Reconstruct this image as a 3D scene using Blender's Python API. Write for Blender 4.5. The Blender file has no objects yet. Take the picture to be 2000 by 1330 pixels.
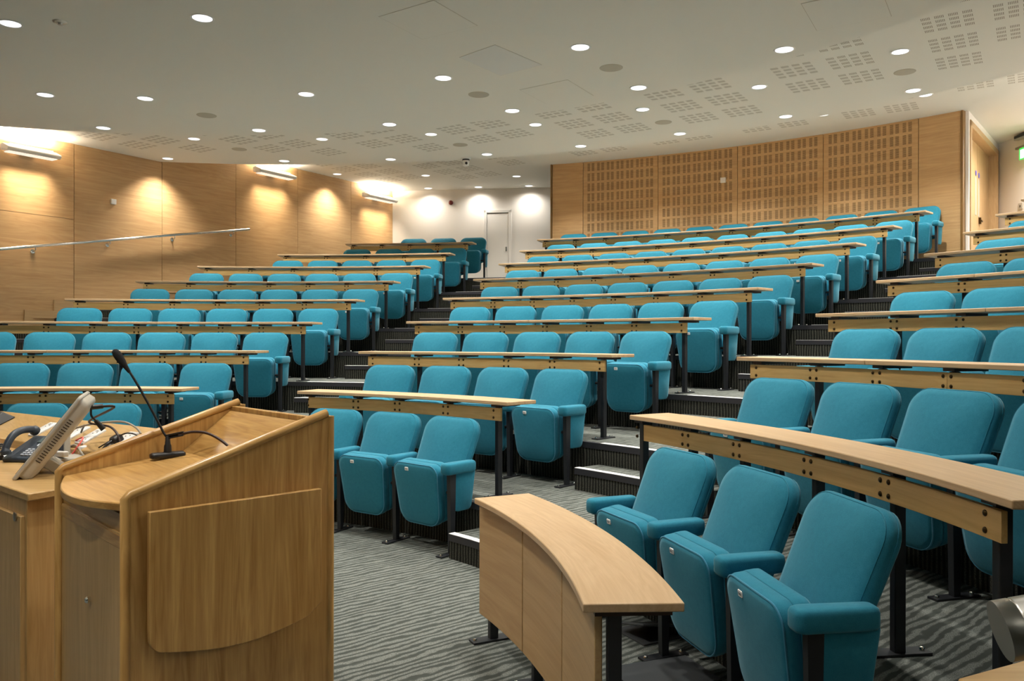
import bpy, math, random
from math import sin, cos, pi, radians as rad
from mathutils import Vector, Matrix
random.seed(7)
S = bpy.context.scene
C = S.collection
CAM = (3.927, -2.309, 1.5254)
R0, D, DW, RISE = 4.1453, 1.2163, .3096, .34  # most layout coordinates in this script were back-projected from image pixels
def RD(i): return R0 + D * i                 # inner radius of the desk of row i
def NOSE(i): return RD(i) - .21              # radius of the edge of tier i
def P(R, a, z=0.): return Vector((R * sin(rad(a)), R * cos(rad(a)), z))

# ------------------------------------------------------------------ materials
def mat(name, col, rough=.5, metal=0., spec=.5, emit=None, es=0.):
    m = bpy.data.materials.new(name); m.use_nodes = True
    b = m.node_tree.nodes['Principled BSDF']
    b.inputs['Base Color'].default_value = (*col, 1); b.inputs['Roughness'].default_value = rough
    b.inputs['Metallic'].default_value = metal; b.inputs['Specular IOR Level'].default_value = spec
    if emit:
        b.inputs['Emission Color'].default_value = (*emit, 1); b.inputs['Emission Strength'].default_value = es
    return m
class NT:
    def __init__(s, m): s.t = m.node_tree; s.b = s.t.nodes['Principled BSDF']
    def n(s, k, **kw):
        x = s.t.nodes.new(k)
        for a, v in kw.items(): setattr(x, a, v)
        return x
    def l(s, a, b): s.t.links.new(a, b)
    def put(s, sock, v):
        if isinstance(v, (int, float, tuple)): sock.default_value = v
        else: s.l(v, sock)
    def m(s, op, a, b=0., c=None):
        x = s.n('ShaderNodeMath', operation=op); s.put(x.inputs[0], a); s.put(x.inputs[1], b)
        if c is not None: s.put(x.inputs[2], c)
        return x.outputs[0]
    def mix(s, f, a, b):
        x = s.n('ShaderNodeMix', data_type='RGBA'); s.put(x.inputs[0], f)
        s.put(x.inputs[6], a if not isinstance(a, tuple) else (*a, 1)); s.put(x.inputs[7], b if not isinstance(b, tuple) else (*b, 1))
        return x.outputs[2]
    def attr(s, name): return s.n('ShaderNodeAttribute', attribute_name=name).outputs['Vector']
    def scale(s, v, sc, loc=(0, 0, 0)):
        x = s.n('ShaderNodeMapping'); s.l(v, x.inputs[0]); x.inputs['Scale'].default_value = sc; x.inputs['Location'].default_value = loc
        return x.outputs[0]
    def noise(s, v, sc=1., det=4., rough=.6, dist=0.):
        x = s.n('ShaderNodeTexNoise'); s.l(v, x.inputs['Vector']); x.inputs['Scale'].default_value = sc
        x.inputs['Detail'].default_value = det; x.inputs['Roughness'].default_value = rough; x.inputs['Distortion'].default_value = dist
        return x.outputs['Fac']
    def ramp(s, f, a, b):
        x = s.n('ShaderNodeMapRange', clamp=True); s.l(f, x.inputs[0]); x.inputs[1].default_value = a; x.inputs[2].default_value = b
        return x.outputs[0]
    def sep(s, v):
        x = s.n('ShaderNodeSeparateXYZ'); s.l(v, x.inputs[0]); return x.outputs
    def bump(s, h, st=.2, d=.002):
        x = s.n('ShaderNodeBump'); s.l(h, x.inputs['Height']); x.inputs['Strength'].default_value = st; x.inputs['Distance'].default_value = d
        s.l(x.outputs[0], s.b.inputs['Normal'])

def oak(name, dark, light, rough=.4, fine=1., perf=False, coat=0.):
    m = mat(name, light, rough); t = NT(m); g = t.attr('grain')
    info = t.n('ShaderNodeObjectInfo').outputs['Random']
    add = t.n('ShaderNodeVectorMath', operation='ADD'); t.l(g, add.inputs[0])
    cx = t.n('ShaderNodeCombineXYZ'); t.l(t.m('MULTIPLY', info, 37.), cx.inputs[0]); t.l(t.m('MULTIPLY', info, 11.), cx.inputs[1]); t.l(cx.outputs[0], add.inputs[1])
    g2 = add.outputs[0]
    n1 = t.noise(t.scale(g2, (1.3 * fine, 30 * fine, 30 * fine)), 1, 5, .65, .4)
    n2 = t.noise(t.scale(g2, (.5 * fine, 5 * fine, 5 * fine)), 1, 3, .5, 1.6)
    n3 = t.noise(t.scale(g2, (9 * fine, 260 * fine, 260 * fine)), 1, 2, .5)
    rings = t.m('FRACT', t.m('MULTIPLY', n2, 9.))
    rings = t.m('ABSOLUTE', t.m('SUBTRACT', rings, .5))
    f = t.m('ADD', t.m('MULTIPLY', t.ramp(n1, .3, .7), .55), t.m('ADD', t.m('MULTIPLY', rings, .5), t.m('MULTIPLY', n3, .25)))
    f = t.ramp(f, .2, .95)
    col = t.mix(f, dark, light)
    if perf:
        o = t.sep(t.n('ShaderNodeTexCoord').outputs['Object'])
        ang = t.m('MULTIPLY', t.m('ARCTAN2', o[0], o[1]), 180 / pi)
        u = t.m('DIVIDE', t.m('SUBTRACT', ang, 20.937), 5.825)
        inp = t.m('MULTIPLY', t.m('GREATER_THAN', u, 0.), t.m('LESS_THAN', u, 4.))
        fr = t.m('FRACT', u)
        gg = t.m('DIVIDE', t.m('SUBTRACT', fr, .059), .1305)
        inp = t.m('MULTIPLY', inp, t.m('MULTIPLY', t.m('GREATER_THAN', gg, 0.), t.m('LESS_THAN', gg, 6.9)))
        h = t.m('FRACT', gg)
        c1 = t.m('LESS_THAN', h, .27)
        c2 = t.m('MULTIPLY', t.m('GREATER_THAN', h, .43), t.m('LESS_THAN', h, .71))
        cc = t.m('MAXIMUM', c1, c2)
        zz = t.m('DIVIDE', t.m('SUBTRACT', 5.065, o[2]), .2009)
        rowm = t.m('LESS_THAN', t.m('FRACT', zz), .785)
        rowm = t.m('MULTIPLY', rowm, t.m('GREATER_THAN', zz, 0.))
        sl = t.m('LESS_THAN', t.m('FRACT', t.m('DIVIDE', t.m('MULTIPLY', t.m('FRACT', zz), .2009), .01755)), .52)
        k = t.m('MULTIPLY', t.m('MULTIPLY', inp, cc), t.m('MULTIPLY', rowm, sl))
        col = t.mix(k, col, (.10, .055, .018))
        hh = t.m('SUBTRACT', 1., k); t.bump(hh, .5, .004)
    t.l(col, t.b.inputs['Base Color'])
    t.b.inputs['Coat Weight'].default_value = coat; t.b.inputs['Coat Roughness'].default_value = .2
    return m
M = {}
M['desk'] = oak('desk_oak', (.49, .325, .175), (.63, .455, .275), .38)
M['desk_edge'] = oak('desk_rail_oak', (.50, .305, .10), (.67, .45, .185), .42)
M['desk_front'] = oak('desk_front_oak', (.40, .25, .11), (.53, .36, .175), .42, .8)
M['wall'] = oak('wall_oak', (.45, .265, .115), (.595, .385, .19), .42, .7)
M['perf'] = oak('perforated_oak', (.43, .26, .115), (.57, .37, .18), .45, .7, True)
M['lectern'] = oak('lectern_oak', (.36, .18, .045), (.66, .405, .14), .3, 1.2, False, .35)
M['console'] = oak('console_oak', (.43, .26, .09), (.60, .39, .165), .33, 1.1, False, .2)
M['door'] = oak('door_oak', (.44, .28, .135), (.56, .38, .20), .4)
M['edge'] = oak('oak_edging', (.16, .085, .022), (.26, .14, .04), .4)

def fabric(name, c1, c2):
    m = mat(name, c1, .92, 0, .25); t = NT(m); o = t.n('ShaderNodeTexCoord').outputs['Object']
    n = t.noise(o, 300, 2, .7); n2 = t.noise(o, 40, 3, .6)
    f = t.m('ADD', t.m('MULTIPLY', n, .6), t.m('MULTIPLY', n2, .4))
    t.l(t.mix(t.ramp(f, .3, .7), c1, c2), t.b.inputs['Base Color'])
    t.b.inputs['Sheen Weight'].default_value = .35; t.b.inputs['Sheen Roughness'].default_value = .4
    t.b.inputs['Sheen Tint'].default_value = (.55, .8, .9, 1)
    t.bump(n, .25, .001)
    return m
M['teal'] = fabric('teal_fabric', (.011, .152, .235), (.024, .212, .315))
M['teal_shaded'] = fabric('teal_shaded_fabric', (.004, .105, .165), (.008, .14, .21))  # copy of the teal with the seat's shade in its colour, unused
M['piping'] = fabric('teal_piping', (.045, .20, .32), (.06, .26, .40))
M['steel'] = mat('black_steel', (.012, .014, .018), .45)
M['bracket'] = mat('brown_bracket', (.035, .014, .008), .5)
M['brass'] = mat('bronze_bolt', (.06, .035, .012), .35, .8)
M['chrome'] = mat('chrome', (.75, .74, .72), .16, 1.)
M['brushed'] = mat('brushed_steel', (.50, .49, .46), .32, 1.)
M['white'] = mat('white_paint', (.76, .725, .68), .7)
M['white_door'] = mat('white_door_paint', (.74, .71, .67), .45)
M['plastic'] = mat('white_plastic', (.72, .71, .69), .4)
M['plate'] = mat('number_plate_white', (.92, .92, .92), .5)
M['plate_ink'] = mat('plate_ink', (.30, .33, .36), .6)
M['grey'] = mat('warm_grey_plastic', (.47, .44, .38), .45)
M['black'] = mat('black_plastic', (.012, .011, .011), .42)
M['foam'] = mat('black_foam', (.008, .008, .009), .95)
M['phone'] = mat('slate_plastic', (.028, .04, .058), .4)
M['phone_key'] = mat('light_grey_key', (.42, .45, .5), .5)
M['lcd'] = mat('phone_screen', (.10, .13, .13), .15)
M['red_cable'] = mat('coral_cable', (.8, .12, .10), .45)
M['grey_cable'] = mat('taupe_cable', (.33, .29, .23), .5)
M['paper'] = mat('paper', (.8, .82, .85), .7)
M['redalarm'] = mat('red_plastic', (.16, .02, .015), .4)
M['green'] = mat('green_sign', (.01, .35, .03), .5, emit=(.02, .7, .06), es=1.1)
M['signwhite'] = mat('sign_white', (.8, .9, .8), .5, emit=(.7, 1, .75), es=1.)
M['speaker'] = mat('speaker_grille', (.42, .39, .32), .8)
M['hatch'] = mat('hatch_paint', (.60, .605, .59), .6)
M['nosing'] = mat('black_nosing', (.022, .022, .028), .5)
M['strip'] = mat('white_nosing', (.80, .80, .80), .55)
M['lid'] = mat('grey_lid', (.05, .055, .06), .45)
M['gap'] = mat('dark_gap', (.05, .03, .015), .9)
M['blue'] = mat('blue_disc', (.10, .10, .5), .5)

def lamp_mat():
    m = mat('lamp_glass', (.9, .9, .9), .3); t = NT(m); o = t.n('ShaderNodeTexCoord').outputs['Object']
    v = t.n('ShaderNodeTexVoronoi'); t.l(o, v.inputs['Vector']); v.inputs['Scale'].default_value = 22
    f = t.ramp(v.outputs['Distance'], 0., .8)
    t.l(t.mix(f, (1., .99, .97), (.72, .76, .86)), t.b.inputs['Emission Color'])
    t.b.inputs['Emission Strength'].default_value = 1.15
    return m
M['lamp'] = lamp_mat()
M['lens'] = mat('lens_panel', (.85, .84, .80), .35, emit=(1, .95, .85), es=.42)
M['tube'] = mat('tube_lens', (.9, .9, .85), .3, emit=(1, .93, .80), es=1.1)

def carpet(name, riser):
    m = mat(name, (.1, .1, .1), .97, 0, .1); t = NT(m)
    if riser:
        g = t.attr('grain'); s = t.sep(g)
        n = t.noise(t.scale(g, (6, 6, 3)), 1, 2, .5)
        w = t.m('FRACT', t.m('ADD', t.m('DIVIDE', s[0], .03), t.m('MULTIPLY', n, 1.3)))
        a = t.m('ABSOLUTE', t.m('SUBTRACT', w, .5))
        sp = t.noise(t.scale(g, (150, 150, 260)), 1, 1, .5)
        k = t.m('MULTIPLY', t.ramp(a, .24, .34), t.ramp(sp, .36, .6))
        col = t.mix(k, (.018, .019, .017), (.105, .105, .085))
    else:
        o = t.n('ShaderNodeTexCoord').outputs['Object']
        r = t.n('ShaderNodeMapping'); t.l(o, r.inputs[0]); r.inputs['Rotation'].default_value = (0, 0, rad(-40))
        v = r.outputs[0]; s = t.sep(v)
        n = t.noise(t.scale(v, (3.2, 8, 0)), 1, 3, .6)
        w = t.m('FRACT', t.m('ADD', t.m('DIVIDE', s[1], .047), t.m('MULTIPLY', n, 2.3)))
        a = t.m('ABSOLUTE', t.m('SUBTRACT', w, .5))
        sp = t.noise(t.scale(v, (130, 260, 0)), 1, 2, .6)
        k = t.m('MULTIPLY', t.ramp(a, .17, .32), t.ramp(sp, .28, .6))
        col = t.mix(k, (.058, .066, .060), (.21, .225, .21))
    t.l(col, t.b.inputs['Base Color'])
    t.bump(sp, .4, .003)
    return m
M['carpet'] = carpet('striped_carpet', False)
M['riser'] = carpet('riser_carpet', True)

def ceil_mat(name, lo, hi):
    m = mat(name, (.66, .65, .60), .85); t = NT(m); o = t.n('ShaderNodeTexCoord').outputs['Object']
    if lo:
        s = t.sep(o); th = rad(-33)
        u = t.m('ADD', t.m('MULTIPLY', s[0], cos(th)), t.m('MULTIPLY', s[1], sin(th)))
        v = t.m('ADD', t.m('MULTIPLY', s[0], -sin(th)), t.m('MULTIPLY', s[1], cos(th)))
        uu = t.m('DIVIDE', t.m('ADD', u, 1.318), 1.63)
        ul = t.m('MULTIPLY', t.m('FRACT', uu), 1.63)
        ku = t.m('GREATER_THAN', ul, .61)
        loc = t.m('SUBTRACT', ul, t.m('MULTIPLY', ku, .61))
        inu = t.m('LESS_THAN', loc, .445)
        vv = t.m('DIVIDE', t.m('SUBTRACT', v, 10.33), .667)
        vl = t.m('MULTIPLY', t.m('FRACT', vv), .667)
        inv = t.m('LESS_THAN', vl, .445)
        # centre of the block, for the ring of ceiling it belongs to
        cu = t.m('ADD', t.m('SUBTRACT', t.m('MULTIPLY', t.m('FLOOR', uu), 1.63), 1.318 - .22), t.m('MULTIPLY', ku, .61))
        cv = t.m('ADD', t.m('MULTIPLY', t.m('FLOOR', vv), .667), 10.33 + .22)
        R = t.m('SQRT', t.m('ADD', t.m('MULTIPLY', cu, cu), t.m('MULTIPLY', cv, cv)))
        inr = t.m('MULTIPLY', t.m('GREATER_THAN', R, lo), t.m('LESS_THAN', R, hi))
        if lo > 10:
            bx = t.m('SUBTRACT', t.m('MULTIPLY', cu, cos(th)), t.m('MULTIPLY', cv, sin(th)))
            inr = t.m('MAXIMUM', inr, t.m('MULTIPLY', t.m('GREATER_THAN', R, lo), t.m('MULTIPLY', t.m('LESS_THAN', bx, 4.0), t.m('LESS_THAN', R, 16.1))))
        gu = t.m('FRACT', t.m('DIVIDE', loc, .1195)); gv = t.m('FRACT', t.m('DIVIDE', vl, .1195))
        grp = t.m('MULTIPLY', t.m('LESS_THAN', gu, .72), t.m('LESS_THAN', gv, .60))
        slot = t.m('LESS_THAN', t.m('FRACT', t.m('MULTIPLY', gu, 6 / .72)), .5)
        k = t.m('MULTIPLY', t.m('MULTIPLY', inu, inv), t.m('MULTIPLY', inr, t.m('MULTIPLY', grp, slot)))
        t.l(t.mix(k, (.66, .65, .60), (.26, .24, .19)), t.b.inputs['Base Color'])
        t.bump(t.m('SUBTRACT', 1., k), .4, .004)
    return m
M['ceil_a'] = ceil_mat('ceiling_paint', 0, 0)
M['ceil_b'] = ceil_mat('perforated_ceiling_paint', 8.75, 11.35)
M['ceil_c'] = ceil_mat('perforated_rear_ceiling_paint', 12.1, 14.35)

# ------------------------------------------------------------------ mesh builder
class MB:
    def __init__(s): s.v = []; s.f = []; s.g = []; s.sm = []
    def add(s, vs, fs, gs=None, smooth=False):
        b = len(s.v); s.v += [Vector(v) for v in vs]; s.g += [Vector(g) for g in (gs or vs)]
        for f in fs: s.f.append([b + i for i in f]); s.sm.append(smooth)
        return s
    def box(s, c, d, rot=None, taper=1., axis=0):
        hx, hy, hz = d[0] / 2, d[1] / 2, d[2] / 2
        vs = []
        for z in (-1, 1):
            k = 1. if z > 0 else taper
            for x, y in ((-1, -1), (1, -1), (1, 1), (-1, 1)): vs.append(Vector((x * hx * k, y * hy * k, z * hz)))
        gs = [perm(v + Vector(c), axis) for v in vs]
        if rot is not None: vs = [rot @ v for v in vs]
        vs = [v + Vector(c) for v in vs]
        return s.add(vs, [(3, 2, 1, 0), (4, 5, 6, 7), (0, 1, 5, 4), (1, 2, 6, 5), (2, 3, 7, 6), (3, 0, 4, 7)], gs)
    def prism(s, pts, z0, z1, xf=None, axis=0, smooth=False):
        n = len(pts); vs = [Vector((x, y, z0)) for x, y in pts] + [Vector((x, y, z1)) for x, y in pts]
        gs = [perm(v, axis) for v in vs]
        if xf is not None: vs = [xf @ v for v in vs]
        s.add(vs, [tuple(range(n - 1, -1, -1)), tuple(range(n, 2 * n))], gs)
        b = len(s.v) - 2 * n
        for i in range(n):
            j = (i + 1) % n; s.f.append([b + i, b + j, b + n + j, b + n + i]); s.sm.append(smooth)
        return s
    def lathe(s, prof, c=(0, 0, 0), n=24, rot=None, smooth=True):
        vs = []; fs = []
        for r, z in prof:
            for k in range(n): vs.append(Vector((r * cos(2 * pi * k / n), r * sin(2 * pi * k / n), z)))
        for i in range(len(prof) - 1):
            for k in range(n):
                a = i * n + k; b = i * n + (k + 1) % n; fs.append((a, b, b + n, a + n))
        fs.append(tuple(range(n - 1, -1, -1))); m = (len(prof) - 1) * n; fs.append(tuple(range(m, m + n)))
        if rot is not None: vs = [rot @ v for v in vs]
        return s.add([v + Vector(c) for v in vs], fs, None, smooth)
    def tube(s, path, r, n=10, closed=False):
        path = [Vector(p) for p in path]; m = len(path); vs = []; fs = []
        up = None
        for i, p in enumerate(path):
            if closed: t = path[(i + 1) % m] - path[i - 1]
            else: t = path[min(i + 1, m - 1)] - path[max(i - 1, 0)]
            t.normalize()
            if up is None: up = Vector((0, 0, 1)) if abs(t.z) < .9 else Vector((1, 0, 0))
            x = t.cross(up).normalized(); up = x.cross(t).normalized()
            rr = r[i] if isinstance(r, (list, tuple)) else r
            for k in range(n): vs.append(p + (x * cos(2 * pi * k / n) + up * sin(2 * pi * k / n)) * rr)
        for i in range(m if closed else m - 1):
            for k in range(n):
                j = (i + 1) % m; fs.append((i * n + k, i * n + (k + 1) % n, j * n + (k + 1) % n, j * n + k))
        if not closed: fs.append(tuple(range(n - 1, -1, -1))); fs.append(tuple(range((m - 1) * n, m * n)))
        return s.add(vs, fs, None, True)
    def arc(s, r0, r1, a0, a1, z0, z1, n=None, ends=None, vert=False):
        # an arched bar between two radii; ends = angles of the outer edge if the ends are cut askew
        n = n or max(2, int(abs(a1 - a0) / 1.5) + 1)
        b0, b1 = ends or (a0, a1); vs = []; gs = []; fs = []
        rm = (r0 + r1) / 2
        for i in range(n + 1):
            f = i / n; a = a0 + (a1 - a0) * f; b = b0 + (b1 - b0) * f
            L = rad(a) * rm
            for (r, ang, z) in ((r0, a, z0), (r1, b, z0), (r1, b, z1), (r0, a, z1)):
                vs.append(P(r, ang, z)); gs.append(Vector((z, L, r)) if vert else Vector((L, r - r0, z)))
        for i in range(n):
            for k in range(4):
                j = (k + 1) % 4; fs.append((i * 4 + k, i * 4 + 4 + k, i * 4 + 4 + j, i * 4 + j))
        fs.append((0, 1, 2, 3)); fs.append((n * 4 + 3, n * 4 + 2, n * 4 + 1, n * 4))
        return s.add(vs, fs, gs)
    def ring(s, outline, prof, xf=None, cap0=True, cap1=True, dome=None):
        # rings of an outline, inset and raised along a profile: cushions and soft rounded slabs
        n = len(outline); hw = max(abs(p[0]) for p in outline); hh = max(abs(p[1]) for p in outline); vs = []; fs = []
        for ins, z in prof:
            for x, y in outline: vs.append(Vector((x * (1 - ins / hw), y * (1 - ins / hh), z)))
        for i in range(len(prof) - 1):
            for k in range(n):
                j = (k + 1) % n; fs.append((i * n + k, i * n + j, i * n + n + j, i * n + n + k))
        m = (len(prof) - 1) * n
        if cap0: fs.append(tuple(range(n - 1, -1, -1)))
        if dome:
            b = m
            ins, z = prof[-1]
            for sc, dz in ((.66, dome * .6), (.33, dome * .92)):
                e = len(vs)
                for x, y in outline: vs.append(Vector((x * (1 - ins / hw) * sc, y * (1 - ins / hh) * sc, z + dz)))
                for k in range(n): j = (k + 1) % n; fs.append((b + k, b + j, e + j, e + k))
                b = e
            e = len(vs); vs.append(Vector((0, 0, z + dome)))
            for k in range(n): fs.append((b + k, b + (k + 1) % n, e))
        elif cap1: fs.append(tuple(range(m, m + n)))
        if xf is not None: vs = [xf @ v for v in vs]
        return s.add(vs, fs, None, True)
    def build(s, name, m, parent=None, origin=None, bevel=0., kind=None):
        me = bpy.data.meshes.new(name)
        o3 = Vector(origin) if origin is not None else Vector((0, 0, 0))
        me.from_pydata([v - o3 for v in s.v], [], s.f); me.update()
        at = me.attributes.new('grain', 'FLOAT_VECTOR', 'POINT')
        at.data.foreach_set('vector', [c for g in s.g for c in g])
        me.polygons.foreach_set('use_smooth', s.sm)
        me.set_sharp_from_angle(angle=rad(55))
        me.materials.append(M[m] if isinstance(m, str) else m)
        o = bpy.data.objects.new(name, me); C.objects.link(o)
        if parent is not None: o.parent = parent
        elif origin is not None: o.location = o3
        if bevel:
            b = o.modifiers.new('soft_edge', 'BEVEL'); b.width = bevel; b.segments = 2; b.limit_method = 'ANGLE'; b.angle_limit = rad(50)
        if kind: o['kind'] = kind
        return o
def perm(v, axis): return Vector((v.x, v.y, v.z)) if axis == 0 else (Vector((v.y, v.x, v.z)) if axis == 1 else Vector((v.z, v.x, v.y)))
def fillet(cs, n=6):
    out = []; m = len(cs)
    for i in range(m):
        x, y, r = cs[i]; p = Vector((x, y)); a = Vector(cs[i - 1][:2]) - p; b = Vector(cs[(i + 1) % m][:2]) - p
        if r <= 0: out.append((x, y)); continue
        a.normalize(); b.normalize(); half = math.acos(max(-1, min(1, a.dot(b)))) / 2
        d = r / math.tan(half); c = p + (a + b).normalized() * (r / sin(half))
        s0 = p + a * d - c; s1 = p + b * d - c
        a0 = math.atan2(s0.y, s0.x); a1 = math.atan2(s1.y, s1.x); da = (a1 - a0 + pi) % (2 * pi) - pi
        for k in range(n + 1): t = a0 + da * k / n; out.append((c.x + r * cos(t), c.y + r * sin(t)))
    return out
def tag(o, label, cat, group=None):
    o['label'] = label; o['category'] = cat
    if group: o['group'] = group
    return o
def thing(name, label, cat, loc=(0, 0, 0), rz=0., group=None):
    o = bpy.data.objects.new(name, None); C.objects.link(o); o.location = loc; o.rotation_euler = (0, 0, rz); o.empty_display_size = .1
    return tag(o, label, cat, group)
def copy_tree(o, parent=None):
    c = o.copy(); C.objects.link(c); c.parent = parent
    for ch in KIDS.get(o.name, o.children): copy_tree(ch, c)
    return c
KIDS = {}
def copy_thing(o, loc, rz, label, group=None):
    c = o.copy(); C.objects.link(c); c.location = loc; c.rotation_euler = (0, 0, rz); c['label'] = label
    if group: c['group'] = group
    for ch in KIDS[o.name]:
        k = ch.copy(); C.objects.link(k); k.parent = c
        for g in KIDS.get(ch.name, ()):
            q = g.copy(); C.objects.link(q); q.parent = k
    return c
def learn(o):
    KIDS[o.name] = [x for x in C.objects if x.parent == o]
    for k in KIDS[o.name]: KIDS[k.name] = [x for x in C.objects if x.parent == k]
ORD = ['first', 'second', 'third', 'fourth', 'fifth', 'sixth', 'seventh', 'eighth', 'ninth', 'tenth', 'eleventh', 'twelfth']
def smooth_path(pts, n=8):
    pts = [Vector(p) for p in pts]; out = []
    for i in range(len(pts) - 1):
        p0 = pts[max(i - 1, 0)]; p1 = pts[i]; p2 = pts[i + 1]; p3 = pts[min(i + 2, len(pts) - 1)]
        for k in range(n):
            t = k / n; out.append(.5 * ((2 * p1) + (p2 - p0) * t + (2 * p0 - 5 * p1 + 4 * p2 - p3) * t * t + (3 * p1 - p0 - 3 * p2 + p3) * t ** 3))
    out.append(pts[-1]); return out

# ------------------------------------------------------------------ the room
A0, A1 = -45, 128
b = MB(); b.add([(-14, -6, 0), (20, -6, 0), (20, 22, 0), (-14, 22, 0)], [(0, 1, 2, 3)]); b.build('floor', 'carpet', kind='structure')
for i in range(1, 9):
    r1 = NOSE(i + 1) if i < 8 else 21
    MB().arc(NOSE(i), r1 + .02, A0, A1, RISE * (i - 1) - (.02 if i > 1 else 0), RISE * i, 90).build('floor', 'carpet', kind='structure')
    MB().arc(NOSE(i) - .006, NOSE(i), A0, A1, RISE * (i - 1), RISE * i - .02, 90).build('trim_riser', 'riser', kind='structure')
    MB().arc(NOSE(i) - .012, NOSE(i) + .035, A0, A1, RISE * i - .045, RISE * i + .004, 90).build('trim_nosing', 'nosing', kind='structure')
# aisle extents per row (angles): handrail-wall side end, block ends
L_right = [6.6, 8.95, 10.1, 10.9, 11.5, 12.05, 12.53, 12.85, 13.13]
L_left = [-12, -15.5, -20.5, -18, -13.9, -10.2, -6.9, -1.8, 2.5]
M_left = [23.6, 21.9, 20.7, 20.03, 19.47, 19.13, 18.89, 18.68, 18.49]
M_right = [45.6, 46.48, 46.44, 46.40, 46.3, 46.26, 46.2, 46.15, 46.1]
R_left = [64.37, 60.1, 57.43, 55.61, 54.27, 53.26, 52.46, 51.82, 51.2]
R_right = [88.0, 89.8, 86, 81, 76, 72, 69, 66, 63]
WP = Vector((-3.081, 10.7208)); WD = Vector((4.181, 6.509)).normalized(); WN = Vector((WD.y, -WD.x))   # wall line, direction, normal into the room
def wall_s(R):
    b_ = WP.dot(WD); c_ = WP.dot(WP) - R * R; return -b_ + math.sqrt(max(0, b_ * b_ - c_))
def wall_ang(R): p = WP + WD * wall_s(R); return math.degrees(math.atan2(p.x, p.y))
for i in range(1, 9):
    ra = RD(i) - .5
    spans = [(M_right[i - 1] + .35, R_left[i] + 1.5), (L_right[i - 1] + .9, M_left[i] + 1.2)]
    spans.append((wall_ang(ra), L_left[i] + 1.5) if i >= 4 else (A0, L_left[i] + 1))
    for a, c in spans:
        MB().arc(ra, NOSE(i) + .01, a, c, RISE * (i - 1), RISE * i - .17).build('floor', 'carpet', kind='structure')
        MB().arc(ra - .006, ra, a, c, RISE * (i - 1), RISE * i - .185).build('trim_riser', 'riser', kind='structure')
        MB().arc(ra - .012, ra + .03, a, c, RISE * i - .215, RISE * i - .167).build('trim_nosing', 'nosing', kind='structure')
        MB().arc(ra - .010, ra + .045, a, c, RISE * i - .168, RISE * i - .164).build('trim_step_strip', 'strip', kind='structure')
        MB().arc(NOSE(i) - .010, NOSE(i) + .045, a + .2, c, RISE * i + .003, RISE * i + .007).build('trim_step_strip', 'strip', kind='structure')
# ceilings: three flat rings, each a step higher
def disc(r0, r1, z, name, m):
    n = 128; vs = []; fs = []
    for k in range(n):
        a = 360 * k / n; vs += [P(r0, a, z), P(r1, a, z)]
    for k in range(n):
        j = (k + 1) % n; fs.append((2 * k, 2 * k + 1, 2 * j + 1, 2 * j))
    MB().add(vs, fs).build(name, m, kind='structure')
disc(.01, 8.79, 4.32, 'ceiling', 'ceil_a'); disc(8.79, 12.2, 4.66, 'ceiling', 'ceil_b'); disc(12.2, 26, 5.1, 'ceiling', 'ceil_c')
for r, z0, z1 in ((8.79, 4.32, 4.66), (12.2, 4.66, 5.1)):
    n = 128; vs = []; fs = []
    for k in range(n): vs += [P(r, 360 * k / n, z0), P(r, 360 * k / n, z1)]
    for k in range(n): j = (k + 1) % n; fs.append((2 * k, 2 * j, 2 * j + 1, 2 * k + 1))
    MB().add(vs, fs).build('ceiling', 'ceil_a', kind='structure')
# oak wall with the handrail: panels with open joints
def wq(s, off, z): p = WP + WD * s + WN * off; return Vector((p.x, p.y, z))
def wall_box(b, s0, s1, z0, z1, o0, o1):
    vs = [wq(s, o, z) for z in (z0, z1) for s, o in ((s0, o0), (s1, o0), (s1, o1), (s0, o1))]
    gs = [Vector((s, z, o)) for z in (z0, z1) for s, o in ((s0, o0), (s1, o0), (s1, o1), (s0, o1))]
    b.add(vs, [(3, 2, 1, 0), (4, 5, 6, 7), (0, 1, 5, 4), (1, 2, 6, 5), (2, 3, 7, 6), (3, 0, 4, 7)], gs)
b = MB(); wall_box(b, -14, 7.72, 0, 5.2, -.12, -.022); b.build('wall_left', 'gap', kind='structure')
js = [-12.5, -10.9, -9.35, -7.8, -6.24, -4.69, -3.13, -1.585, -.02, 1.54, 3.115, 4.68, 6.25, 7.735]
for k in range(len(js) - 1):
    cuts = [0, 1.55, 3.455, 5.2] if k == 7 else ([0, 1.45, 5.2] if k < 12 else [0, 5.2])
    for z0, z1 in zip(cuts, cuts[1:]):
        b = MB(); wall_box(b, js[k] + .004, js[k + 1] - .004, z0 + .003, z1 - .003, -.022, 0); b.build('wall_left', 'wall', kind='structure')
b = MB(); wall_box(b, 7.728, 7.742, 0, 5.1, -.12, .004); b.build('trim_wall_end', 'edge', kind='structure')
# stepped oak skirting along that wall
for i in range(4, 9):
    for zt, ra, rb in ((RISE * i - .17, RD(i) - .5, NOSE(i)), (RISE * i, NOSE(i), RD(i + 1) - .5)):
        s0, s1 = wall_s(ra) - .46, wall_s(rb) - .46
        b = MB(); wall_box(b, s0, s1, zt - .01, zt + .11, 0, .02); wall_box(b, s0, s0 + .13, zt - .18, zt + .11, 0, .0195); b.build('baseboard_left', 'door', kind='structure')
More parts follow.
